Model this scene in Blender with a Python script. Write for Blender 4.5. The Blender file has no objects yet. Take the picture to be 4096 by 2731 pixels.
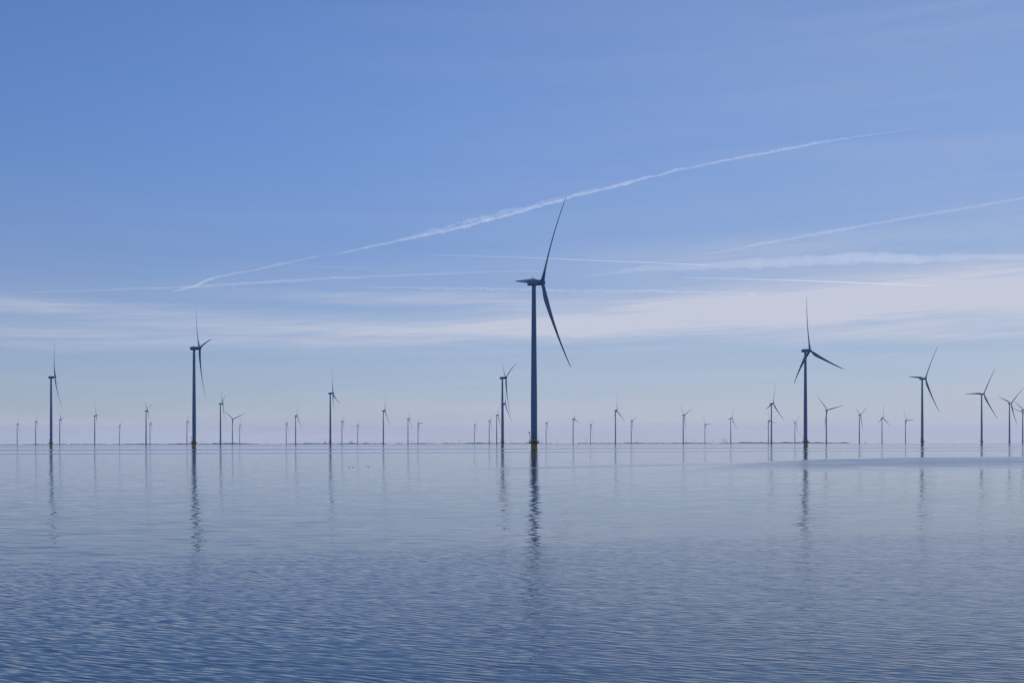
import bpy, bmesh, math, random
from mathutils import Vector, Matrix, noise as mnoise

# ------------------------------------------------------------------ camera, sky, sun, exposure
SC = bpy.context.scene
COL = SC.collection
R_EARTH = 7.43e6          # earth radius with refraction, metres
EYE = 5.5                 # eye height above the lake
SUN_AZ, SUN_EL = math.radians(34), math.radians(44)   # azimuth clockwise from +Y

cam_d = bpy.data.cameras.new('camera')
cam_d.lens = 40.0
cam_d.sensor_width = 36.0
cam_d.shift_y = 0.0985
cam_d.clip_start = 0.5
cam_d.clip_end = 400000
cam = bpy.data.objects.new('camera', cam_d)
COL.objects.link(cam)
cam.location = (0, 0, EYE)
cam.rotation_mode = 'XYZ'
cam.matrix_world = Matrix.Translation((0, 0, EYE)) @ Matrix.Rotation(math.radians(90), 4, 'X') @ Matrix.Rotation(-7 / 4096, 4, 'Z')
SC.camera = cam
SC.view_settings.view_transform = 'Standard'
SC.view_settings.look = 'None'
SC.view_settings.exposure = 0.0
SC.view_settings.gamma = 1.0
SC.render.engine = 'CYCLES'
SC.cycles.max_bounces = 6
SC.cycles.volume_bounces = 1
SC.cycles.transparent_max_bounces = 16
SC.cycles.use_denoising = True
SC.cycles.sample_clamp_indirect = 8
SC.cycles.sample_clamp_direct = 0


class NT:
    """small helper that wires shader nodes"""
    def __init__(self, tree):
        self.t = tree
        self.n = tree.nodes
        self.l = tree.links

    def new(self, kind, **kw):
        nd = self.n.new(kind)
        for k, v in kw.items():
            setattr(nd, k, v)
        return nd

    def put(self, sock, v):
        if hasattr(v, 'is_output'):
            self.l.new(v, sock)
        else:
            sock.default_value = v

    def m(self, op, a, b=0.0, c=0.0, clamp=False):
        nd = self.new('ShaderNodeMath', operation=op, use_clamp=clamp)
        self.put(nd.inputs[0], a)
        self.put(nd.inputs[1], b)
        self.put(nd.inputs[2], c)
        return nd.outputs[0]

    def add(self, *a):
        r = a[0]
        for x in a[1:]:
            r = self.m('ADD', r, x)
        return r

    def mul(self, *a):
        r = a[0]
        for x in a[1:]:
            r = self.m('MULTIPLY', r, x)
        return r

    def step(self, x, lo, hi, a=0.0, b=1.0):
        nd = self.new('ShaderNodeMapRange', interpolation_type='SMOOTHSTEP')
        self.put(nd.inputs[0], x)
        self.put(nd.inputs[1], lo)
        self.put(nd.inputs[2], hi)
        self.put(nd.inputs[3], a)
        self.put(nd.inputs[4], b)
        return nd.outputs[0]

    def gauss(self, x, c, w):
        d = self.m('DIVIDE', self.m('SUBTRACT', x, c), w)
        return self.m('EXPONENT', self.m('MULTIPLY', self.mul(d, d), -1.0))

    def xyz(self, x, y, z=0.0):
        nd = self.new('ShaderNodeCombineXYZ')
        self.put(nd.inputs[0], x)
        self.put(nd.inputs[1], y)
        self.put(nd.inputs[2], z)
        return nd.outputs[0]

    def sep(self, v):
        nd = self.new('ShaderNodeSeparateXYZ')
        self.l.new(v, nd.inputs[0])
        return nd.outputs

    def noise(self, vec, scale=1.0, detail=2.0, rough=0.5, dist=0.0):
        nd = self.new('ShaderNodeTexNoise')
        self.l.new(vec, nd.inputs['Vector'])
        nd.inputs['Scale'].default_value = scale
        nd.inputs['Detail'].default_value = detail
        nd.inputs['Roughness'].default_value = rough
        nd.inputs['Distortion'].default_value = dist
        return nd.outputs

    def mix(self, fac, a, b, blend='MIX'):
        nd = self.new('ShaderNodeMix', data_type='RGBA', blend_type=blend)
        self.put(nd.inputs[0], fac)
        for s, v in ((nd.inputs[6], a), (nd.inputs[7], b)):
            self.put(s, v if hasattr(v, 'is_output') else (*v, 1.0) if len(v) == 3 else v)
        return nd.outputs[2]


world = bpy.data.worlds.new('World')
SC.world = world
world.use_nodes = True
w = NT(world.node_tree)
w.n.clear()
sky = w.new('ShaderNodeTexSky', sky_type='NISHITA')
sky.sun_disc = False
sky.sun_elevation = SUN_EL
sky.sun_rotation = SUN_AZ
sky.altitude = 0
sky.air_density = 1.0
sky.dust_density = 0.2
sky.ozone_density = 2.5
dirn = w.new('ShaderNodeTexCoord').outputs['Generated']
dx, dy, dz = w.sep(dirn)
az = w.mul(w.m('ARCTAN2', dx, dy), 57.2958)
el = w.mul(w.m('ARCSINE', dz), 57.2958)
# cirrus sheets: long streaks low over the horizon, worn ragged by stretched noise
cn = w.noise(w.xyz(w.mul(az, 0.05), w.mul(el, 0.85)), 1.0, 5, 0.55, 0.4)[0]
cn2 = w.noise(w.xyz(w.mul(az, 0.16), w.mul(w.add(el, w.mul(az, -0.03)), 2.6)), 1.0, 5, 0.6, 0.3)[0]
ew = w.add(el, w.mul(w.m('SUBTRACT', cn2, 0.5), 0.9))
SHEETS = [  # azimuth centre, azimuth width, elevation at azimuth centre, slope, half thickness, weight
    (23, 16, 7.0, 0.035, 1.05, 1.2), (8, 13, 6.15, 0.03, 0.75, 0.75), (-9, 14, 5.55, 0.02, 0.62, 0.42),
    (-23, 8, 6.35, -0.01, 0.36, 0.34), (-24, 9, 5.0, 0.0, 0.5, 0.26), (-3, 8, 7.1, -0.02, 0.35, 0.42),
    (24, 12, 5.3, 0.02, 0.5, 0.35), (12, 9, 9.0, 0.05, 0.9, 0.18), (60, 25, 9.0, 0.02, 2.0, 0.6),
    (-60, 25, 8.0, -0.02, 1.6, 0.5), (140, 60, 12.0, 0.0, 3.0, 0.5), (-140, 60, 11.0, 0.0, 3.0, 0.4)]
cirrus = None
for a0, aw, e0, sl, th, wt in SHEETS:
    ec = w.add(w.mul(w.m('SUBTRACT', az, a0), sl), e0)
    g = w.mul(w.gauss(az, a0, aw), w.gauss(w.m('SUBTRACT', ew, ec), 0.0, th), wt)
    cirrus = g if cirrus is None else w.add(cirrus, g)
fib = w.noise(w.xyz(w.mul(az, 0.30), w.mul(w.add(el, w.mul(az, -0.05)), 7.0)), 1.0, 6, 0.65, 0.6)[0]
cirrus = w.mul(cirrus, w.step(cn2, 0.25, 0.68, 0.66, 1.08), w.step(cn, 0.25, 0.7, 0.6, 1.1), w.step(fib, 0.28, 0.7, 0.72, 1.2))
veil = w.mul(w.add(w.step(el, 15, 0.0, 0.0, 0.22), w.step(az, -25, 30, 0.0, 0.15), w.step(el, 2.8, -0.3, 0.0, 0.62)), w.step(cn, 0.25, 0.75, 0.6, 1.2), w.step(fib, 0.25, 0.75, 0.9, 1.1))
cloud = w.m('MINIMUM', w.add(cirrus, veil), 0.88)
SKY_STRENGTH = 0.10
tint = w.mix(w.step(el, 0.0, 20.0), (0.52, 0.57, 0.79), (0.545, 0.66, 0.90))
skyc = w.mix(1.0, sky.outputs[0], tint, 'MULTIPLY')
skyc = w.mix(w.step(az, -20, 25), w.mix(1.0, skyc, (1.0, 1.02, 1.06), 'MULTIPLY'), w.mix(1.0, skyc, (0.96, 0.94, 0.90), 'MULTIPLY'))
skyc = w.mix(w.gauss(el, 6.5, 5.0), skyc, w.mix(1.0, skyc, (0.88, 0.90, 0.90), 'MULTIPLY'))
cloudc = (6.15, 6.3, 7.3)
bg = w.new('ShaderNodeBackground')
w.l.new(w.mix(cloud, skyc, cloudc), bg.inputs[0])
bg.inputs[1].default_value = SKY_STRENGTH
w.l.new(bg.outputs[0], w.new('ShaderNodeOutputWorld').inputs[0])

sun_d = bpy.data.lights.new('sun', 'SUN')
sun_d.energy = 3.0
sun_d.angle = math.radians(0.53)
sun_d.color = (1.0, 0.95, 0.88)
sun = bpy.data.objects.new('sun', sun_d)
COL.objects.link(sun)
S_DIR = Vector((math.sin(SUN_AZ) * math.cos(SUN_EL), math.cos(SUN_AZ) * math.cos(SUN_EL), math.sin(SUN_EL)))
sun.rotation_euler = S_DIR.to_track_quat('Z', 'Y').to_euler()
sun.location = S_DIR * 500


# ------------------------------------------------------------------ helpers
def bearing(px, py):
    """direction of a measured point of the panorama (4096 wide survey photo)"""
    u = (px - 2048) / 4551.0
    v = (1772.5 - 7 / 4096 * px - py) / 4551.0
    return u, v


def drop(x, y):
    return -(x * x + y * y) / (2 * R_EARTH)


def ground(px, D):
    """point on the lake or shore at survey column px and distance D"""
    x = (px - 2048) / 4551.0 * D
    return Vector((x, D, drop(x, D)))


def link(name, me, parent=None, mat=None, smooth=True):
    if isinstance(me, bmesh.types.BMesh):
        bm, me = me, bpy.data.meshes.new(name)
        bmesh.ops.recalc_face_normals(bm, faces=bm.faces)
        bm.to_mesh(me)
        bm.free()
        if mat:
            for mm in (mat if isinstance(mat, (list, tuple)) else [mat]):
                me.materials.append(mm)
        if smooth:
            for p in me.polygons:
                p.use_smooth = True
            me.set_sharp_from_angle(angle=math.radians(40))
    o = bpy.data.objects.new(name, me)
    COL.objects.link(o)
    if parent:
        o.parent = parent
    return o


def empty(name, loc, rz=0.0, size=1.0):
    o = bpy.data.objects.new(name, None)
    o.empty_display_size = size
    COL.objects.link(o)
    o.location = loc
    o.rotation_euler = (0, 0, rz)
    return o


def tag(o, label=None, cat=None, group=None, kind=None):
    if label:
        o['label'] = label
    if cat:
        o['category'] = cat
    if group:
        o['group'] = group
    if kind:
        o['kind'] = kind
    return o


def loft(bm, rings, cap=True, mi=0):
    """rings: lists of points of equal length, joined into a skin"""
    vs = [[bm.verts.new(p) for p in r] for r in rings]
    n = len(rings[0])
    for a, b in zip(vs, vs[1:]):
        for i in range(n):
            f = bm.faces.new((a[i], a[(i + 1) % n], b[(i + 1) % n], b[i]))
            f.material_index = mi
    if cap:
        for r in (vs[0], vs[-1]):
            f = bm.faces.new(r)
            f.material_index = mi


def lathe(bm, prof, n=32, axis='Z', cx=0.0, cy=0.0, mi=0, cap=True):
    rings = []
    for r, z in prof:
        ring = []
        for i in range(n):
            a = 2 * math.pi * i / n
            c, s = r * math.cos(a), r * math.sin(a)
            ring.append((cx + c, cy + s, z) if axis == 'Z' else (z, c, s))
        rings.append(ring)
    loft(bm, rings, cap, mi)


def tube(bm, pts, r, n=6, mi=0):
    pts = [Vector(p) for p in pts]
    rings = []
    for i, p in enumerate(pts):
        d = (pts[min(i + 1, len(pts) - 1)] - pts[max(i - 1, 0)]).normalized()
        ref = Vector((0, 0, 1)) if abs(d.z) < 0.9 else Vector((1, 0, 0))
        a = d.cross(ref).normalized()
        b = d.cross(a)
        rr = r[i] if isinstance(r, (list, tuple)) else r
        rings.append([p + (a * math.cos(t) + b * math.sin(t)) * rr for t in (2 * math.pi * k / n for k in range(n))])
    loft(bm, rings, True, mi)


def box(bm, lo, hi, bev=0.0, mi=0):
    r = bmesh.ops.create_cube(bm, size=1.0)
    for v in r['verts']:
        v.co = Vector([(lo[k] + hi[k]) / 2 + v.co[k] * (hi[k] - lo[k]) for k in range(3)])
    fs = {f for v in r['verts'] for f in v.link_faces}
    for f in fs:
        f.material_index = mi
    if bev:
        bmesh.ops.bevel(bm, geom=list({e for f in fs for e in f.edges}), offset=bev, segments=2, affect='EDGES')


def material(name, colour, rough=0.5, var=0.12, scale=0.3, metal=0.0, streak=False):
    m = bpy.data.materials.new(name)
    m.use_nodes = True
    t = NT(m.node_tree)
    b = t.n['Principled BSDF']
    pos = t.new('ShaderNodeTexCoord').outputs['Object']
    if streak:
        x, y, z = t.sep(pos)
        pos = t.xyz(x, y, t.mul(z, 0.12))
    nz = t.noise(pos, scale, 5, 0.6)[0]
    f = t.step(nz, 0.3, 0.7)
    c2 = [c * (1 - var) for c in colour]
    t.l.new(t.mix(f, colour, c2), b.inputs['Base Color'])
    t.put(b.inputs['Roughness'], t.step(nz, 0.3, 0.7, rough * 0.85, min(1, rough * 1.15)))
    b.inputs['Metallic'].default_value = metal
    return m


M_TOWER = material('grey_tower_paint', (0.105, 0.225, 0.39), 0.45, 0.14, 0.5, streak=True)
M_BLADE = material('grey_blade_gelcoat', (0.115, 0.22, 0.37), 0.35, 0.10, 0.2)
M_YELLOW = material('yellow_foundation_paint', (0.52, 0.33, 0.035), 0.5, 0.25, 0.6, streak=True)
M_DARK = material('dark_galvanised_steel', (0.06, 0.065, 0.075), 0.55, 0.3, 1.5)
M_GROWTH = material('dark_waterline_growth', (0.03, 0.035, 0.03), 0.7, 0.4, 2.0)
M_PANEL = material('pale_cabinet_paint', (0.42, 0.44, 0.47), 0.5, 0.15, 1.0)
M_TREE = material('tree_foliage', (0.09, 0.115, 0.11), 0.9, 0.4, 0.05)
M_SHORE = material('shore_land', (0.20, 0.22, 0.19), 0.95, 0.4, 0.01)
M_WHITE = material('white_sailcloth', (0.75, 0.75, 0.74), 0.7, 0.08, 0.5)
M_HULL = material('dark_hull_paint', (0.05, 0.055, 0.07), 0.4, 0.2, 0.6)
M_BIRD = material('dark_plumage', (0.025, 0.025, 0.028), 0.8, 0.4, 8.0)
M_STONE = material('brick_masonry', (0.2, 0.12, 0.09), 0.85, 0.25, 0.4)

# ------------------------------------------------------------------ the lake
def water_material():
    m = bpy.data.materials.new('lake_water')
    m.use_nodes = True
    t = NT(m.node_tree)
    b = t.n['Principled BSDF']
    geo = t.new('ShaderNodeNewGeometry')
    P = geo.outputs['Position']
    X, Y, Z = t.sep(P)
    wob = t.noise(t.xyz(t.mul(X, 1 / 40), t.mul(Y, 1 / 22)), 1.0, 4, 0.6)[0]
    wob = t.m('SUBTRACT', wob, 0.5)
    # near shore breeze: everything nearer than a slanting line about 65 m out
    edge = t.add(64.0, t.mul(X, 0.36), t.mul(wob, 16.0))
    soft = t.step(X, -30, 0, 15.0, 6.0)
    breeze = t.step(t.m('DIVIDE', t.m('SUBTRACT', edge, Y), soft), -0.2, 1.3)
    # a cat's-paw of wind farther out to the right
    lo = t.add(203.0, t.mul(X, 0.45), t.mul(wob, 14))
    up = t.add(250.0, t.mul(180.0, t.m('SUBTRACT', 1.0, t.m('EXPONENT', t.mul(t.m('MAXIMUM', t.m('SUBTRACT', X, 42.0), -30.0), -1 / 60)))), t.mul(wob, 10))
    streak = t.noise(t.xyz(t.mul(X, 1 / 30), t.mul(Y, 1 / 14)), 1.0, 5, 0.65)[0]
    paw = t.mul(t.step(t.m('SUBTRACT', t.add(Y, t.mul(streak, 70.0)), lo), 0, 62), t.step(t.m('SUBTRACT', t.add(up, t.mul(streak, 50.0)), Y), 10, 45), t.step(X, -10, 110, 0.2, 1.0), t.step(streak, 0.25, 0.65, 0.55, 1.15))
    tail = t.mul(t.gauss(Y, t.add(240.0, t.mul(X, 0.95), t.mul(wob, 10.0)), t.add(7.0, t.mul(streak, 8.0))), t.step(X, -16, 10), t.step(X, 80, 35), 0.5)
    paw = t.m('MAXIMUM', paw, tail)
    # thin bands of ruffled water crossing the whole lake
    wide = t.m('SUBTRACT', t.noise(t.xyz(t.mul(X, 1 / 420), t.mul(Y, 1 / 900)), 1.0, 3, 0.5)[0], 0.5)
    V = t.add(Y, t.mul(X, -0.22))
    rel = t.m('DIVIDE', V, t.add(1.0, t.mul(wide, 0.16)))
    lines = t.add(t.mul(t.gauss(rel, 640, 26), 0.9), t.mul(t.gauss(rel, 985, 75), 1.0), t.mul(t.gauss(rel, 1420, 70), 0.5),
                  t.mul(t.gauss(rel, 2100, 200), 0.9), t.mul(t.gauss(rel, 4200, 600), 0.7))
    ruffle = t.m('MINIMUM', t.add(t.mul(breeze, 1.0), t.mul(paw, 0.78), t.mul(lines, 0.75)), 1.0)
    # slopes of the waves, three lengths; crests lie across the view and lean down to the right
    def slopes(lx, ly, turn, detail, seed, along):
        ca, sa = math.cos(math.radians(turn)), math.sin(math.radians(turn))
        u = t.mul(t.add(t.mul(X, ca), t.mul(Y, -sa)), 1 / lx)
        v = t.mul(t.add(t.mul(X, sa), t.mul(Y, ca)), 1 / ly)
        c = t.noise(t.xyz(u, v, seed), 1.0, detail, 0.5, 0.25)[1]
        p, q, _ = [t.m('SUBTRACT', o, 0.5) for o in t.sep(c)]
        # q runs across the crests, p along them
        return t.add(t.mul(q, sa), t.mul(p, along * ca)), t.add(t.mul(q, ca), t.mul(p, -along * sa))
    lanes = t.noise(t.xyz(t.mul(X, 1 / 16), t.mul(Y, 1 / 5)), 1.0, 3, 0.6)[0]
    lanes = t.step(lanes, 0.3, 0.7, 0.86, 1.14)
    # trains of wavelets: a sine across the crests, its phase and height disturbed by noise
    def train(lam, turn, bend, seed, lu=6.0, lv=3.0):
        ca, sa = math.cos(math.radians(turn)), math.sin(math.radians(turn))
        u = t.add(t.mul(X, ca), t.mul(Y, -sa))
        v = t.add(t.mul(X, sa), t.mul(Y, ca))
        n = t.noise(t.xyz(t.mul(u, 1 / (lu * lam)), t.mul(v, 1 / (lv * lam)), seed), 1.0, 2, 0.5)
        ph = t.add(t.mul(v, 6.2832 / lam), t.mul(t.m('SUBTRACT', n[0], 0.5), bend))
        h = t.mul(t.m('SINE', ph), t.step(t.sep(n[1])[1], 0.3, 0.68, 0.25, 1.35))
        return t.mul(h, sa), t.mul(h, ca)
    w1 = train(0.29, 24, 16, 0.0)
    w2 = train(0.21, 13, 16, 21.0)
    w3 = train(0.40, 31, 18, 37.0)
    w4 = train(0.55, 5, 18, 53.0)
    w5 = train(1.35, 2, 14, 71.0, 7.0, 3.0)        # long low crests on the glassy water
    a1 = slopes(0.62, 0.135, 25, 1, 0.0, 3.0)      # confused chop between the trains
    a2 = slopes(2.4, 0.60, 10, 1, 7.0, 2.7)        # longer wavelets
    a3 = slopes(9.0, 3.0, -4, 1, 13.0, 2.4)        # slow undulation
    g1 = t.add(0.014, t.mul(ruffle, lanes, 0.13))
    g2 = t.add(0.075, t.mul(ruffle, -0.060))
    g3 = t.add(0.035, t.mul(ruffle, -0.028))
    gw = t.add(0.001, t.mul(ruffle, lanes, 0.042))
    g5 = t.add(0.009, t.mul(breeze, -0.003))
    def total(k):
        return t.add(t.mul(a1[k], g1), t.mul(a2[k], g2), t.mul(a3[k], g3), t.mul(t.add(w1[k], t.mul(w2[k], 1.0), t.mul(w3[k], 0.5), t.mul(w4[k], 0.3)), gw), t.mul(w5[k], g5))
    sx, sy = total(0), total(1)
    # wind-blown ripples are steeper on the lee face, which looks back at the near shore
    sy = t.m('SUBTRACT', sy, t.add(0.003, t.mul(ruffle, t.step(Y, 60, 230, 0.004, 0.10))))
    sv = t.new('ShaderNodeVectorMath', operation='ADD')
    t.l.new(geo.outputs['Normal'], sv.inputs[0])
    t.l.new(t.xyz(sx, sy, 0.0), sv.inputs[1])
    nv = t.new('ShaderNodeVectorMath', operation='NORMALIZE')
    t.l.new(sv.outputs[0], nv.inputs[0])
    t.l.new(nv.outputs[0], b.inputs['Normal'])
    b.inputs['Base Color'].default_value = (0.016, 0.042, 0.08, 1)
    b.inputs['IOR'].default_value = 1.333
    b.inputs['Roughness'].default_value = 0.03
    return m


def build_water():
    bm = bmesh.new()
    n = 360
    radii = [4.0]
    while radii[-1] < 14000:
        radii.append(radii[-1] + max(2.0, min(radii[-1] * 0.12, 250)))
    c = bm.verts.new((0, 0, 0))
    prev = None
    for r in radii:
        ring = [bm.verts.new((r * math.cos(2 * math.pi * i / n), r * math.sin(2 * math.pi * i / n), -r * r / (2 * R_EARTH))) for i in range(n)]
        for i in range(n):
            j = (i + 1) % n
            if prev is None:
                bm.faces.new((c, ring[i], ring[j]))
            else:
                bm.faces.new((prev[i], ring[i], ring[j], prev[j]))
        prev = ring
    o = link('water', bm, None, water_material())
    tag(o, 'calm blue lake with a rippled near side and glassy bands', 'water', kind='structure')


build_water()

# ------------------------------------------------------------------ far shore
def build_shore():
    rnd = random.Random(5)
    D0 = 12300.0
    bm = bmesh.new()
    prev = None
    for px in range(-500, 3441, 20):
        h = 3.6 + 1.2 * mnoise.noise(Vector((px * 0.01, 3.0, 0)))
        if px > 3300:
            h *= max(0.05, (3440 - px) / 140)
        row = []
        for k, (dd, zz) in enumerate(((0, -6.0), (6, h), (900, h), (910, -6.0))):
            p = ground(px, D0 + dd)
            row.append(bm.verts.new(p + Vector((0, 0, zz))))
        if prev:
            for k in range(3):
                bm.faces.new((prev[k], row[k], row[k + 1], prev[k + 1]))
        prev = row
    o = link('shore', bm, None, M_SHORE)
    tag(o, 'low hazy strip of land along the horizon', 'shore', kind='structure')
    # the far-off wood: clumps of crowns of uneven height with gaps
    bm = bmesh.new()
    px = -450.0
    while px < 3400:
        px += rnd.uniform(1.6, 4.2)
        dens = mnoise.noise(Vector((px * 0.006, 0.0, 1.0))) + 0.45 * mnoise.noise(Vector((px * 0.031, 2.0, 0)))
        if 2960 < px < 3330:
            dens += 0.45
        if 1900 < px < 2080 or 2560 < px < 2960:
            dens -= 0.12
        if px > 3250:
            dens -= (px - 3250) / 400
        if dens < -0.26:
            continue
        hh = 6.5 + 16 * max(0, dens) + rnd.uniform(-2.5, 4.0) + (rnd.uniform(3, 9) if rnd.random() < 0.025 else 0)
        wd = rnd.uniform(4.0, 11.0)
        p = ground(px, D0 + rnd.uniform(30, 420))
        ring0 = []
        prof = [(0.35, 0.0), (0.8, 0.25), (1.0, 0.5), (0.85, 0.75), (0.45, 0.95), (0.1, 1.0)]
        rings = []
        for rr, zz in prof:
            jx, jy = rnd.uniform(-.2, .2) * wd, rnd.uniform(-.2, .2) * wd
            rings.append([p + Vector((math.cos(a) * rr * wd * rnd.uniform(.75, 1.2) + jx, math.sin(a) * rr * wd * rnd.uniform(.75, 1.2) + jy, 1.5 + hh * zz))
                          for a in (2 * math.pi * k / 7 for k in range(7))])
        loft(bm, rings)
    o = link('treeline', bm, None, M_TREE, smooth=False)
    tag(o, 'uneven hazy band of distant trees along the far shore', 'trees', kind='stuff')


build_shore()

# ------------------------------------------------------------------ wind turbines of the lake
HUB_Z = 115.0
OVER = 6.2
TILT = math.radians(5)
R_TIP = 65.0
AXIS = Vector((math.cos(TILT), 0, math.sin(TILT)))
UP = Vector((-math.sin(TILT), 0, math.cos(TILT)))
SIDE = Vector((0, -1, 0))


def blade_mesh():
    bm = bmesh.new()
    st = [  # radius, chord, thickness ratio, twist in degrees
        (1.2, 2.5, 1.0, 22), (3.0, 2.5, 1.0, 22), (6.0, 3.0, 0.72, 22), (9.5, 3.9, 0.42, 20), (13.0, 4.2, 0.34, 17),
        (18, 3.9, 0.28, 14), (25, 3.25, 0.25, 11.5), (33, 2.6, 0.22, 9.5), (42, 2.0, 0.20, 8), (50, 1.55, 0.18, 7),
        (57, 1.2, 0.17, 6.5), (61.5, 0.9, 0.16, 6), (64.2, 0.55, 0.15, 6), (65.0, 0.12, 0.2, 6)]
    rings = []
    n = 16
    for r, c, tr, tw in st:
        b = math.radians(tw + 4)
        ring = []
        circ = max(0.0, min(1.0, (tr - 0.34) / 0.66))
        for i in range(n):
            a = 2 * math.pi * i / n
            # chord runs from the leading edge (-x) to the trailing edge (+x)
            ex = math.cos(a)
            sharp = 1.0 if ex < 0 else 1.0 - 0.75 * ex ** 1.5
            x = (0.5 * ex + 0.18 * (1 - circ)) * c
            y = 0.5 * math.sin(a) * tr * c * (circ + (1 - circ) * sharp)
            # twist: the leading edge turns into the wind (+y)
            X = x * math.cos(b) + y * math.sin(b)
            Y = -x * math.sin(b) + y * math.cos(b)
            ring.append((X, Y + 5.5 * (r / R_TIP) ** 2.2, r))
        rings.append(ring)
    loft(bm, rings)
    me = bpy.data.meshes.new('blade')
    bmesh.ops.recalc_face_normals(bm, faces=bm.faces)
    bm.to_mesh(me)
    bm.free()
    me.materials.append(M_BLADE)
    for p in me.polygons:
        p.use_smooth = True
    return me


def ring_pts(r, z, n=24, ext=0.0):
    """outline of the working platform: round, with a landing stage on the -y side"""
    out = []
    for i in range(n):
        a = 2 * math.pi * i / n
        out.append(Vector((r * math.cos(a), r * math.sin(a), z)))
    return out


def platform_outline(n=40):
    r, hw, ext = 3.55, 1.7, 5.6
    a0 = math.asin(hw / r)
    pts = []
    for i in range(n + 1):
        a = -math.pi / 2 + a0 + (2 * math.pi - 2 * a0) * i / n
        pts.append((r * math.cos(a), r * math.sin(a)))
    pts += [(-hw, -ext), (hw, -ext)]
    return pts


def make_prototype():
    T = {}
    # foundation
    bm = bmesh.new()
    lathe(bm, [(2.25, -6.0), (2.25, 0.45)], 40, mi=1)
    lathe(bm, [(2.22, 0.45), (2.22, 6.7), (2.3, 6.72), (2.3, 6.95), (2.1, 6.97)], 40)
    for s in (-1, 1):   # boat fenders
        tube(bm, [(s * 0.75, -2.75, -3), (s * 0.75, -2.75, 4.9)], 0.16, 8)
        for z in (0.8, 3.6):
            tube(bm, [(s * 0.75, -2.75, z), (s * 0.6, -2.0, z)], 0.1, 6)
    T['foundation'] = (bm, [M_YELLOW, M_GROWTH], True)
    # platform deck and brackets
    bm = bmesh.new()
    out = platform_outline()
    loft(bm, [[(x, y, 5.35) for x, y in out], [(x, y, 5.8) for x, y in out]])
    lathe(bm, [(2.35, 4.75), (3.1, 5.1), (3.1, 5.345)], 24)
    T['platform'] = (bm, [M_DARK], False)
    # railing
    bm = bmesh.new()
    inner = [(x * 0.975, y * 0.985) for x, y in out]
    for z in (6.25, 6.9):
        tube(bm, [(x, y, z) for x, y in inner] + [(inner[0][0], inner[0][1], z)], 0.055, 5)
    for i in range(0, len(inner), 2):
        x, y = inner[i]
        tube(bm, [(x, y, 5.8), (x, y, 6.95)], 0.06, 5)
    tube(bm, [(inner[-1][0], inner[-1][1], 5.8), (inner[-1][0], inner[-1][1], 6.95)], 0.06, 5)
    T['railing'] = (bm, [M_DARK], True)
    # davit crane
    bm = bmesh.new()
    tube(bm, [(-2.75, 0.4, 5.8), (-2.75, 0.4, 9.6), (-2.78, 0.35, 10.2), (-3.35, -0.3, 12.2)], [0.2, 0.2, 0.18, 0.14], 8)
    lathe(bm, [(0.12, 11.75), (0.42, 11.95), (0.46, 12.4), (0.3, 12.75), (0.05, 12.8)], 12, cx=-3.4, cy=-0.35)
    T['crane'] = (bm, [M_DARK], True)
    # cabinet with steps, and a thin lightning mast
    bm = bmesh.new()
    box(bm, (-0.75, -2.95, 5.8), (0.75, -2.12, 6.9), 0.03)
    box(bm, (-0.75, -2.85, 6.92), (0.75, -2.05, 7.6), 0.03, 1)
    T['cabinet'] = (bm, [M_DARK, M_PANEL], False)
    bm = bmesh.new()
    box(bm, (-0.65, -2.24, 7.7), (0.7, -2.0, 9.3), 0.05)
    T['door'] = (bm, [M_DARK], False)
    bm = bmesh.new()
    box(bm, (-0.3, -2.3, 9.5), (0.0, -2.05, 12.1))
    for z in (9.9, 10.7, 11.5):
        box(bm, (-0.6 + (z - 9.9) * 0.12, -2.34, z), (0.25 - (z - 9.9) * 0.05, -2.1, z + 0.42))
    T['ladder'] = (bm, [M_DARK], False)
    bm = bmesh.new()
    tube(bm, [(2.75, -0.8, 5.8), (2.75, -0.8, 10.4)], 0.09, 6)
    tube(bm, [(2.75, -0.8, 9.3), (2.3, -0.8, 9.6)], 0.06, 6)
    T['light_mast'] = (bm, [M_PANEL], True)
    # tower with flange seams
    bm = bmesh.new()
    prof = []
    def rad(z):
        return 2.17 + (1.38 - 2.17) * max(0, (z - 30) / 83.3) ** 1.1 if z > 30 else 2.17
    z = 6.98
    for zz in [6.98, 18, 30, 31] + list(range(36, 113, 6)) + [113.3]:
        prof.append((rad(zz), zz))
        if zz in (30, 72):
            prof += [(rad(zz) + 0.05, zz + 0.02), (rad(zz) + 0.05, zz + 0.25), (rad(zz + .27), zz + 0.27)]
    lathe(bm, sorted(prof, key=lambda q: q[1]), 40)
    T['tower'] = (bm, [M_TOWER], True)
    # nacelle: rounded box behind, generator ring in front; axis along x, origin on the tower axis at hub height
    bm = bmesh.new()
    def rrect(x, wy, hz, rc, z0):
        pts = []
        for cxs, czs, a0 in ((1, 1, 0), (-1, 1, 90), (-1, -1, 180), (1, -1, 270)):
            for k in range(5):
                a = math.radians(a0 + 22.5 * k)
                pts.append((x, cxs * (wy / 2 - rc) + rc * math.cos(a), z0 + czs * (hz / 2 - rc) + rc * math.sin(a)))
        return pts
    loft(bm, [rrect(-4.25, 3.5, 3.2, 0.5, 0.1), rrect(-4.05, 3.9, 3.65, 0.6, 0.1), rrect(-1.0, 4.1, 3.9, 0.6, 0.05), rrect(1.55, 4.1, 3.9, 0.7, 0.0), rrect(1.6, 3.7, 3.6, 0.9, 0.0)])
    lathe(bm, [(1.6, 1.55), (1.95, 1.62), (2.0, 1.7), (2.0, 4.45), (1.9, 4.55), (1.5, 4.6)], 36, axis='X')
    lathe(bm, [(1.45, -2.6), (1.55, -1.6)], 24)
    box(bm, (-4.3, -0.9, 0.9), (-4.22, 0.9, 1.2), 0.0)
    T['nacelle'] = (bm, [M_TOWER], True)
    bm = bmesh.new()
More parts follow.
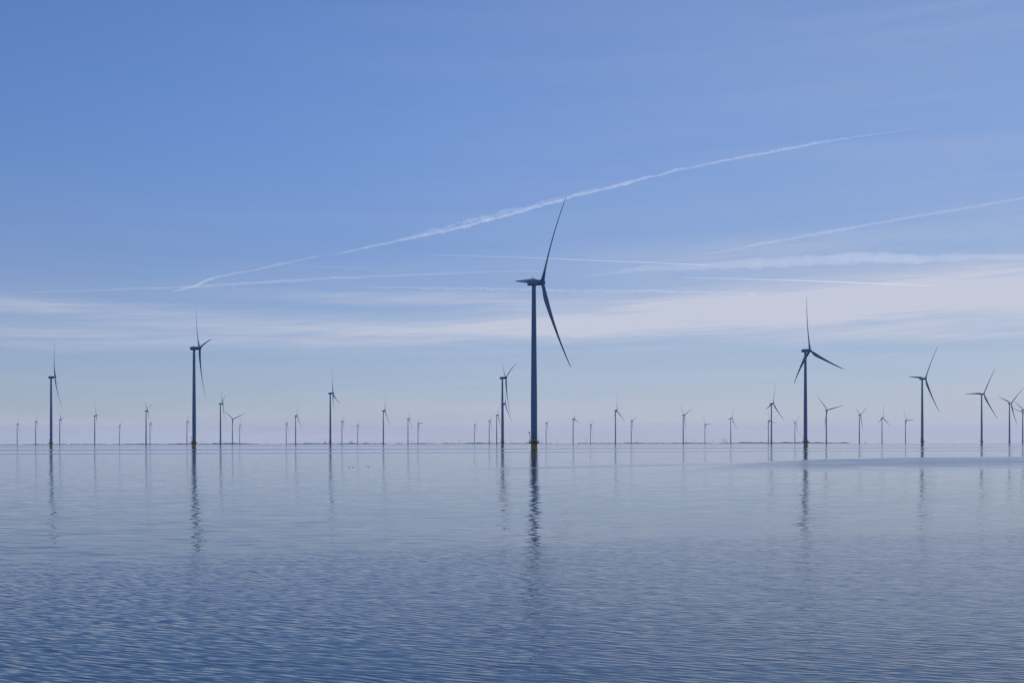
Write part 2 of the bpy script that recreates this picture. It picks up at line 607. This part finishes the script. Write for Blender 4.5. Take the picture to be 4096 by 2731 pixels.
    box(bm, (-1.1, -0.5, 1.9), (0.3, 0.5, 2.2), 0.05)
    for s in (-0.35, 0.15):
        tube(bm, [(s - 0.3, 0, 2.2), (s - 0.3, 0, 4.5)], 0.07, 6)
    tube(bm, [(-0.65, 0, 3.7), (-0.15, 0, 3.9)], 0.06, 6)
    T['wind_sensor'] = (bm, [M_DARK], True)
    # hub with rounded nose; origin at the rotor centre, x is the rotor axis
    bm = bmesh.new()
    lathe(bm, [(1.7, -1.45), (2.05, -1.35), (2.12, -0.6), (2.1, 0.6), (1.9, 1.25), (1.35, 1.75), (0.6, 2.0), (0.05, 2.05)], 32, axis='X')
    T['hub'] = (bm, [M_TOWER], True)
    out = {}
    for k, (bm, mats, sm) in T.items():
        me = bpy.data.meshes.new(k)
        bmesh.ops.recalc_face_normals(bm, faces=bm.faces)
        bm.to_mesh(me)
        bm.free()
        for mm in mats:
            me.materials.append(mm)
        if sm:
            for p in me.polygons:
                p.use_smooth = True
            me.set_sharp_from_angle(angle=math.radians(40))
        out[k] = me
    out['blade'] = blade_mesh()
    return out


PROTO = make_prototype()
ROT_TILT = Matrix.Rotation(-TILT, 4, 'Y')


def wind_turbine(px, D, yaw, th, phi, label):
    yw = math.radians(yaw)
    Dt = D - OVER * math.sin(yw)
    loc = ground(px, Dt)
    root = empty('wind_turbine', loc, yw, 5.0)
    tag(root, label, 'wind turbine', 'turbines of the wind farm standing in the lake')
    near = D < 2700
    def part(name, parent=root, mat=None):
        o = link(name, PROTO[name], parent)
        if mat is not None:
            o.matrix_local = mat
        return o
    plat = Matrix.Rotation(math.radians(phi) - yw, 4, 'Z')
    part('foundation', mat=plat)
    p = part('platform', mat=plat)
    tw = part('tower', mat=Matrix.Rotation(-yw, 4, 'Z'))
    if near:
        part('railing', p)
        part('light_mast', p)
        part('cabinet', p)
        part('door', tw)
        part('ladder', tw)
    if D < 4000:
        part('crane', mat=Matrix.Rotation(math.radians(8) - yw, 4, 'Z'))
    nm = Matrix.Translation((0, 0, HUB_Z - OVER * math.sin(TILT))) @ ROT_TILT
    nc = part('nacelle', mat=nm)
    if near:
        part('wind_sensor', nc)
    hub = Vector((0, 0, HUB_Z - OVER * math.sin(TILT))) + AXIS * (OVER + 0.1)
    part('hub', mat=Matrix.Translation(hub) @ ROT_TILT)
    for k in range(3):
        a = math.radians(th + 120 * k)
        d = UP * math.cos(a) + SIDE * math.sin(a)
        tdir = UP * math.sin(a) - SIDE * math.cos(a)
        mx = Matrix.Identity(4)
        for r in range(3):
            mx[r][0], mx[r][1], mx[r][2], mx[r][3] = -tdir[r], AXIS[r], d[r], hub[r]
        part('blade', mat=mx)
    return root


TURBINES = [
    # survey column, distance, yaw, blade angle, landing stage heading, label
    (68.8, 6246, 20, 70, 0, 'small hazy turbine nearest the left edge of the photo'),
    (142.6, 5664, 22, 16, 0, 'small hazy turbine just left of the big leftmost turbine with the yellow base'),
    (204.8, 1883, 22, 22, -90, 'big turbine with yellow base, leftmost of the large ones'),
    (239, 5140, 13, 40, 0, 'small hazy turbine just right of the big leftmost turbine with the yellow base'),
    (379, 4481, 14.5, 32, 0, 'small turbine standing alone, fifth from the left edge'),
    (478, 6894, 12, 60, 0, 'tiny pale turbine standing alone, sixth from the left edge'),
    (584.4, 3835, 5, 56, 0, 'medium turbine with a raised V of blades, a smaller one close behind its right side'),
    (600, 6277, 14.5, 42, 0, 'small pale turbine close behind the right side of a medium V-bladed one'),
    (747.8, 5717, 13, 18, 0, 'small hazy turbine close left of the second largest turbine'),
    (776.8, 1313, 22, 86, -95, 'second largest turbine, in the left part, one blade curving right, yellow base'),
    (882, 3149, 8.5, 54, 0, 'medium turbine right of the second largest one, one short curved blade raised right'),
    (929.8, 5092, 76, 68, 0, 'small turbine seen face on, its two upper blades spread in a wide V'),
    (958.8, 6896, 12, 94, 0, 'tiny pale turbine just right of the face on turbine'),
    (1145, 6326, 14.5, 58, 0, 'tiny pale turbine close left of a small turbine with one blade slanting down right'),
    (1182.6, 4528, 25, 20, 0, 'small turbine with one blade up and one slanting down right, left of a church spire'),
    (1321.5, 2508, 14.5, 112, 10, 'fairly large turbine midway between second largest turbine and the centre, two blades hanging'),
    (1367.7, 5728, 12, 90, 0, 'small pale turbine close right of the fairly large two-hanging-bladed turbine'),
    (1430, 6906, 13, 68, 0, 'tiny pale turbine right of a church spire on the far shore'),
    (1533.5, 3847, 17.5, 20, 0, 'medium turbine standing alone left of centre, long blade slanting down right'),
    (1632, 5176, 13, 16, 0, 'small turbine, left one of a pair left of centre'),
    (1672, 6342, 23.5, 88, 0, 'small turbine, right one of a pair left of centre, one blade pointing level right'),
    (1897.7, 6934, 10, 34, 0, 'tiny pale turbine, first of a row of three left of the central pair'),
    (1957, 5734, 14.5, 46, 0, 'small pale turbine, middle of a row of three left of the central pair'),
    (1987, 4535, 13, 40, 0, 'small turbine directly left of the large turbine beside the tallest one'),
    (2009.8, 1922, 13, 72, 0, 'large turbine close left of the tallest turbine, blades raised in a curved V'),
    (2013, 3188, 13, 22, 0, 'medium turbine hidden behind the tower of the large one beside the tallest turbine'),
    (2136.4, 779, 20.5, 38, 4, 'tallest and nearest turbine, in the centre, its upper blade reaching the contrail'),
    (2184.5, 6332, 11.5, 44, 0, 'tiny pale turbine directly right of the tallest turbine'),
    (2292.6, 5182, 10, 108, 0, 'small turbine, second to the right of the tallest turbine'),
    (2361.8, 6868, 13, 72, 0, 'tiny pale turbine, third to the right of the tallest turbine'),
    (2462, 3873, 14.5, 6, 0, 'medium turbine right of the tallest one, with blades up, down left and down right'),
    (2525, 5733, 11.5, 74, 0, 'small pale turbine close right of a medium turbine, blades raised in a V'),
    (2733, 4542, 16, 70, 0, 'small turbine with wide V of blades, first left of the right-hand gap'),
    (2819.6, 6839, 22, 86, 0, 'tiny pale turbine with one blade pointing level right, between two small turbines'),
    (2923, 5160, 11.5, 24, 0, 'small turbine standing beside a cluster of tiny shore turbines'),
    (3073.7, 5709, 13, 104, 0, 'small pale turbine partly behind a medium one left of the third largest turbine'),
    (3085.7, 3219, 13, 16, 0, 'medium turbine left of the third largest turbine, a small pale one behind it'),
    (3179.5, 6255, 13, 50, 0, 'tiny pale Y-bladed turbine directly left of the third largest turbine'),
    (3222, 1360, 16, 114, 85, 'third largest turbine, in the right part, one long blade slanting right, yellow base'),
    (3305.4, 3856, 36, 78, 0, 'medium turbine directly right of the third largest one, two blades spread wide'),
    (3437.5, 4514, 10, 60, 0, 'small Y-bladed turbine beside two distant sailing boats, left of them'),
    (3528, 5115, 13, 8, 0, 'small turbine with one blade straight up, right of two distant sailing boats'),
    (3622, 5661, 10, 90, 0, 'small pale turbine with level right blade, left of the big right-hand turbine'),
    (3689, 1968, 10, 36, 70, 'big right-hand turbine with level left blade and yellow base'),
    (3926.7, 2597, 20.5, 32, 40, 'fairly large turbine near the right edge with one blade level left'),
    (4038, 3224, 14.5, 50, 20, 'medium Y-bladed turbine next to the right edge of the photo'),
    (4090.8, 3894, 14.5, 60, 0, 'turbine cut by the right edge of the photo, only one blade showing fully'),
    (4109, 4514, 50, 53, 0, 'turbine beyond the right edge with only one thin blade in view'),
]
for row in TURBINES:
    wind_turbine(*row)

# ------------------------------------------------------------------ tiny turbines on the far shore
def small_turbine_meshes():
    out = {}
    bm = bmesh.new()
    lathe(bm, [(1.9, -2.0), (1.0, 46.0)], 10)
    out['tower'] = bm
    bm = bmesh.new()
    box(bm, (-3.0, -1.4, 45.5), (2.4, 1.4, 48.5), 0.4)
    lathe(bm, [(1.3, 2.4), (1.2, 3.4), (0.2, 4.4)], 10, axis='X')
    for v in bm.verts:
        if v.co.x > 2.35 and v.co.z < 10:
            v.co.z += 47
    out['nacelle'] = bm
    bm = bmesh.new()
    loft(bm, [[(math.cos(a) * c, math.sin(a) * c * 0.35, r) for a in (2 * math.pi * k / 8 for k in range(8))]
              for r, c in ((0.5, 0.7), (4, 1.3), (12, 0.9), (23, 0.25))])
    out['blade'] = bm
    res = {}
    for k, bm in out.items():
        me = bpy.data.meshes.new('small_' + k)
        bmesh.ops.recalc_face_normals(bm, faces=bm.faces)
        bm.to_mesh(me)
        bm.free()
        me.materials.append(M_BLADE)
        res[k] = me
    return res


SMALL = small_turbine_meshes()
ORD = ['first', 'second', 'third', 'fourth', 'fifth', 'sixth', 'seventh', 'eighth', 'ninth', 'tenth', 'eleventh', 'twelfth',
       'thirteenth', 'fourteenth', 'fifteenth', 'sixteenth', 'seventeenth', 'eighteenth', 'nineteenth', 'twentieth', 'twenty-first',
       'twenty-second', 'twenty-third', 'twenty-fourth', 'twenty-fifth', 'twenty-sixth', 'twenty-seventh', 'twenty-eighth',
       'twenty-ninth', 'thirtieth', 'thirty-first', 'thirty-second']
SHORE_X = [252, 266, 512, 805, 1219, 1302, 1646, 1710, 1775, 1838, 2023, 2044, 2105, 2167, 2227, 2347, 2407, 2551, 2591, 2631, 2670,
           2745.5, 2770, 2781.5, 2853, 2891, 2895.6, 2899, 2902.4, 2906]
rs = random.Random(11)
for i, px in enumerate(SHORE_X):
    p = ground(px, 12700 + rs.uniform(0, 500))
    root = empty('shore_turbine', p + Vector((0, 0, 2.0)), math.radians(rs.uniform(40, 110)), 3.0)
    s = rs.uniform(0.8, 1.1)
    root.scale = (s, s, s)
    tag(root, 'tiny faint turbine on the far shore, %s of them counted from the left' % ORD[i], 'wind turbine', 'tiny turbines on the far shore')
    link('tower', SMALL['tower'], root)
    link('nacelle', SMALL['nacelle'], root)
    t0 = rs.uniform(0, 120)
    for k in range(3):
        b = link('blade', SMALL['blade'], root)
        b.matrix_local = Matrix.Translation((3.2, 0, 47)) @ Matrix.Rotation(math.radians(t0 + 120 * k), 4, 'X')

# ------------------------------------------------------------------ church, boats, birds
bm = bmesh.new()
box(bm, (-4, -4, -1), (4, 4, 24))
ch = empty('church', ground(1403.4, 12650) + Vector((0, 0, 2)), 0.2, 4)
tag(ch, 'tiny church with a pointed spire on the far shore', 'church')
link('bell_tower', bm, ch, M_STONE, False)
bm = bmesh.new()
loft(bm, [[(-4.3, -4.3, 24), (4.3, -4.3, 24), (4.3, 4.3, 24), (-4.3, 4.3, 24)], [(-.1, -.1, 44), (.1, -.1, 44), (.1, .1, 44), (-.1, .1, 44)]])
link('spire', bm, ch, M_HULL, False)
bm = bmesh.new()
box(bm, (4.01, -5, -1), (24, 5, 9))
nave = link('nave', bm, ch, M_STONE, False)
bm = bmesh.new()
loft(bm, [[(4.02, -5.4, 9), (4.02, 5.4, 9), (4.02, 0, 15)], [(24.3, -5.4, 9), (24.3, 5.4, 9), (24.3, 0, 15)]])
link('roof', bm, nave, M_HULL, False)


def hull_mesh(L, B, H):
    bm = bmesh.new()
    rings = []
    for s in (-0.5, -0.42, -0.2, 0.1, 0.3, 0.43, 0.5):
        wd = B / 2 * max(0.06, (1 - (max(0, s) * 2) ** 2.2)) * (0.8 if s < -0.4 else 1)
        sheer = H * (1 + 0.25 * (abs(s) * 2) ** 2)
        rings.append([(s * L, -wd, sheer), (s * L, -wd * 0.8, 0.1), (s * L, 0, -0.4), (s * L, wd * 0.8, 0.1), (s * L, wd, sheer)])
    loft(bm, rings)
    return bm


def sailing_boat(px, D, rz, label):
    r = empty('sailing_boat', ground(px, D), rz, 3)
    tag(r, label, 'sailing boat', 'sailing boats on the horizon')
    link('hull', hull_mesh(11, 3.4, 1.2), r, M_HULL)
    bm = bmesh.new()
    tube(bm, [(0.8, 0, 0.8), (0.8, 0, 15)], 0.09)
    link('mast', bm, r, M_PANEL)
    for nm, tri in (('mainsail', [(0.6, 0, 2.2), (-4.3, 0.7, 2.2), (0.6, 0.1, 14.5)]), ('foresail', [(5.2, 0, 1.6), (0.9, 0.7, 2.0), (1.0, 0.1, 13)])):
        bm = bmesh.new()
        off = Vector((0, 0.03, 0))
        loft(bm, [[Vector(q) - off for q in tri], [Vector(q) + off for q in tri]])
        link(nm, bm, r, M_WHITE, False)


sailing_boat(3461.6, 8200, 0.5, 'tiny sailing boat on the horizon, left one of two')
sailing_boat(3510, 8300, 1.0, 'tiny sailing boat on the horizon, right one of two')


def cargo_boat(px, D, rz, label):
    r = empty('motor_boat', ground(px, D), rz, 3)
    tag(r, label, 'boat')
    link('hull', hull_mesh(22, 4.6, 1.6), r, M_HULL)
    bm = bmesh.new()
    box(bm, (-8, -1.7, 1.5), (-3, 1.7, 4.2), 0.1)
    box(bm, (-7, -1.4, 4.21), (-4, 1.4, 6.0), 0.1)
    link('cabin', bm, r, M_PANEL, False)
    bm = bmesh.new()
    tube(bm, [(-5.5, 0, 5.9), (-5.5, 0, 11)], 0.12)
    link('mast', bm, r, M_PANEL)


cargo_boat(1337.7, 8000, 0.1, 'tiny dark boat low on the horizon near the fairly large turbine')
cargo_boat(1067, 8300, 1.2, 'tiny pale boat on the horizon left of centre, in a gap in the trees')


def bird_bm():
    bm = bmesh.new()
    loft(bm, [[(x, math.cos(a) * r, z + math.sin(a) * r * 0.8) for a in (2 * math.pi * k / 10 for k in range(10))]
              for x, r, z in ((-.24, .015, .13), (-.18, .06, .1), (-.05, .11, .07), (.08, .1, .08), (.15, .055, .12), (.16, .045, .19), (.18, .05, .24), (.23, .035, .25), (.25, .012, .245), (.31, .006, .235))])
    return bm


bird0 = None
for px, py, s, lab in ((1397.6, 1867.8, 0.6, 'small dark bird afloat, left one of the three left of centre'),
                       (1412.8, 1867.3, 0.75, 'small dark bird afloat, middle one of the three left of centre'),
                       (1472.5, 1866.3, 0.75, 'small dark bird afloat, right one of the three left of centre'),
                       (173, 1814.7, 1.2, 'dark bird afloat left of the leftmost large turbine reflection'),
                       (222, 1815.5, 1.4, 'dark bird afloat right of the leftmost large turbine reflection'),
                       (2992.8, 1807, 1.2, 'single dark bird afloat well left of the third largest turbine')):
    u, v = bearing(px, py)
    D = EYE / -v
    if bird0 is None:
        o = bird0 = link('water_bird', bird_bm(), None, M_BIRD)
    else:
        o = bird0.copy()
        COL.objects.link(o)
    o.location = (u * D, D, drop(u * D, D) - 0.01)
    o.rotation_euler = (0, 0, rs.uniform(-0.5, 0.5) + (math.pi if px > 1405 else 0))
    o.scale = (s, s, s)
    tag(o, lab, 'bird', 'birds afloat on the lake')


# ------------------------------------------------------------------ contrails: tubes of thin ice cloud nine kilometres up
def trail_material(name, dens, aniso=0.55):
    m = bpy.data.materials.new(name)
    m.use_nodes = True
    t = NT(m.node_tree)
    t.n.clear()
    v = t.new('ShaderNodeVolumeScatter')
    v.inputs['Color'].default_value = (0.97, 0.97, 1.0, 1)
    v.inputs['Density'].default_value = dens
    v.inputs['Anisotropy'].default_value = aniso
    out = t.new('ShaderNodeOutputMaterial')
    t.l.new(v.outputs[0], out.inputs['Volume'])
    return m


ALT = 9000.0


def strand(pts, od, puff=0.35, freq=1.0, seed=0, name='contrail', parent=None, taper=60):
    """pts: survey column, survey row, half width in survey pixels"""
    rnd = random.Random(seed)
    P = []
    for px, py, hw in pts:
        u, v = bearing(px, py)
        D = ALT / v
        d3 = math.sqrt(1 + u * u + v * v)
        P.append((Vector((u * D, D, ALT)), hw / 4551 * D))
    mean_w = sum(q[1] for q in P) / len(P)
    # resample along the length
    C = []
    for (a, ra), (b, rb) in zip(P, P[1:]):
        n = max(2, int((b - a).length / (mean_w * 0.35)))
        for k in range(n):
            f = k / n
            C.append((a.lerp(b, f), ra + (rb - ra) * f))
    C.append(P[-1])
    if len(C) > 2400:
        st = len(C) / 2400
        C = [C[int(i * st)] for i in range(2400)]
    bm = bmesh.new()
    rings = []
    for i, (p, r) in enumerate(C):
        q = C[min(i + 1, len(C) - 1)][0] - C[max(i - 1, 0)][0]
        side = Vector((-q.y, q.x, 0)).normalized()
        up = Vector((0, 0, 1))
        s = i * 0.35 * freq
        end = min(1.0, (i + 0.3) / taper, (len(C) - i - 0.7) / taper)
        rr = r * end ** 0.6 * max(0.15, 1 + puff * (mnoise.noise(Vector((s * 0.5, seed, 0))) + 0.9 * mnoise.noise(Vector((s * 0.06, seed, 4.0)))))
        off = (side * 0.3 + up) * r * puff * (1.5 * mnoise.noise(Vector((s * 0.05, seed + 9, 0))) + 0.9 * mnoise.noise(Vector((s * 0.16, seed + 9, 3.0))))
        ring = []
        for k in range(10):
            a = 2 * math.pi * k / 10
            q3 = Vector((s, math.cos(a) * 1.3 + seed, math.sin(a) * 1.3))
            bump = max(0.1, 1 + puff * (1.2 * mnoise.noise(q3) + 0.8 * mnoise.noise(q3 * 2.3)))
            ring.append(p + off + (side * math.cos(a) + up * math.sin(a)) * rr * bump)
        rings.append(ring)
    loft(bm, rings)
    return link(name, bm, parent, trail_material('contrail_ice', od / (2 * mean_w)))


def contrail(label, *args):
    return tag(strand(*args), label, 'contrail', 'aircraft contrails in the sky')


main = empty('contrail', (0, 0, ALT), 0, 100)
tag(main, 'longest and brightest ragged contrail, rising across the sky behind the tallest turbine', 'contrail', 'aircraft contrails in the sky')
LINE = [(1300, 1019, 2), (1344, 1016.5, 3), (1470, 988.5, 4), (1606, 960.5, 5), (1735, 933, 6), (1844, 909, 6), (1963, 878, 6), (2082, 846, 6), (2300, 784, 6),
        (2453, 748, 6), (2605, 705, 5.5), (2758, 671, 5), (2934, 635, 5.5), (3109, 602, 5.5), (3285, 569.5, 5.5), (3445, 545, 3.5), (3537, 532, 2.6), (3674, 512, 2.0), (3789, 490, 1)]
WISP = [(1560, 965, 2), (1640, 945, 4), (1735, 922, 6), (1844, 894, 7.5), (1963, 863, 8), (2082, 834, 7), (2200, 803, 6), (2320, 771, 5), (2453, 741, 4), (2560, 712, 2)]
for nm, ps, od, pf, fq, sd in (('core_strand', LINE, 0.16, 0.65, 1.0, 1), ('wisp_strand', WISP, 0.08, 1.0, 0.9, 21)):
    st = strand(ps, od, pf, fq, sd, nm)
    st.parent = main
    st.matrix_parent_inverse = Matrix.Translation((0, 0, -ALT))
contrail('old short contrail slanting down at left, crossing a level one',
         [(673, 1171, 3), (783, 1141.6, 7), (855, 1111, 6), (952, 1090.7, 5), (1065, 1070, 5), (1146, 1050, 5), (1267, 1026, 4), (1340, 1014, 2)], 0.11, 0.4, 0.7, 2)
contrail('long nearly level contrail across the left half, crossed near its middle by a slanting one',
         [(-300, 1180, 3), (51, 1172, 3), (340, 1162, 4), (765, 1146.6, 6), (1020, 1131, 7), (1275, 1115, 6), (1615, 1099.8, 5), (2000, 1085, 4), (2250, 1082, 3)], 0.15, 0.35, 0.6, 3)
contrail('thin sharp straight contrail ending right of the tallest turbine',
         [(1695, 1018, 1.5), (2115, 1030, 2), (2300, 1038, 2.5), (2600, 1050, 2.5), (2869, 1060.5, 2)], 0.3, 0.15, 1.0, 4)
contrail('broad faded contrail spreading level toward the right edge',
         [(2300, 1110, 6), (2567, 1075, 10), (2834, 1063, 16), (3140, 1049, 22), (3445, 1037, 26), (3674, 1038, 18), (3903, 1027, 14), (4150, 1027, 13), (4700, 1022, 12)], 0.17, 0.3, 0.35, 5)
contrail('thin contrail just above the cloud bank at right, sloping gently down',
         [(2697, 1108.6, 2), (2987, 1116, 3), (3216, 1122, 3.5), (3445, 1131.5, 4), (3650, 1140, 3), (3766, 1144.5, 2)], 0.3, 0.25, 1.0, 6)
contrail('soft diagonal contrail rising to the right edge',
         [(2760, 1030, 2), (2900, 1003, 4), (3050, 974, 6), (3254, 938, 7), (3445, 904, 7), (3674, 864, 6.5), (3942, 818, 6), (4150, 782, 6), (4500, 715, 6)], 0.085, 0.3, 0.5, 7)
contrail('beaded row of tiny puffs in a level contrail behind the tallest turbine',
         [(1402, 1146, 3), (1735, 1152, 5), (2100, 1156, 5), (2300, 1163.6, 5), (2605, 1163.6, 5), (2873, 1170, 4), (3086, 1176.6, 3)], 0.16, 0.8, 1.6, 8)
contrail('faintest short contrail left of centre under the bright one', [(1081, 1049, 1.5), (1308, 1067, 2), (1500, 1074, 1.5)], 0.12, 0.2, 1.0, 9)
contrail('small faint contrail low in the sky left of the big right-hand turbine', [(3505, 1429, 1.2), (3570, 1417, 1.6), (3628, 1406.8, 1.2)], 0.08, 0.2, 1.0, 10)

# ------------------------------------------------------------------ haze over the lake
def build_haze():
    bm = bmesh.new()
    box(bm, (-14400, -14400, -29.0), (14400, 14400, 190.0))
    m = bpy.data.materials.new('lake_haze')
    m.use_nodes = True
    t = NT(m.node_tree)
    t.n.clear()
    v = t.new('ShaderNodeVolumePrincipled')
    v.inputs['Color'].default_value = (0.52, 0.67, 0.98, 1)
    v.inputs['Density'].default_value = 4.4e-5
    v.inputs['Anisotropy'].default_value = 0.2
    out = t.new('ShaderNodeOutputMaterial')
    t.l.new(v.outputs[0], out.inputs['Volume'])
    o = link('haze', bm, None, m, False)
    tag(o, 'pale bluish haze lying over the lake', 'haze', kind='stuff')


build_haze()
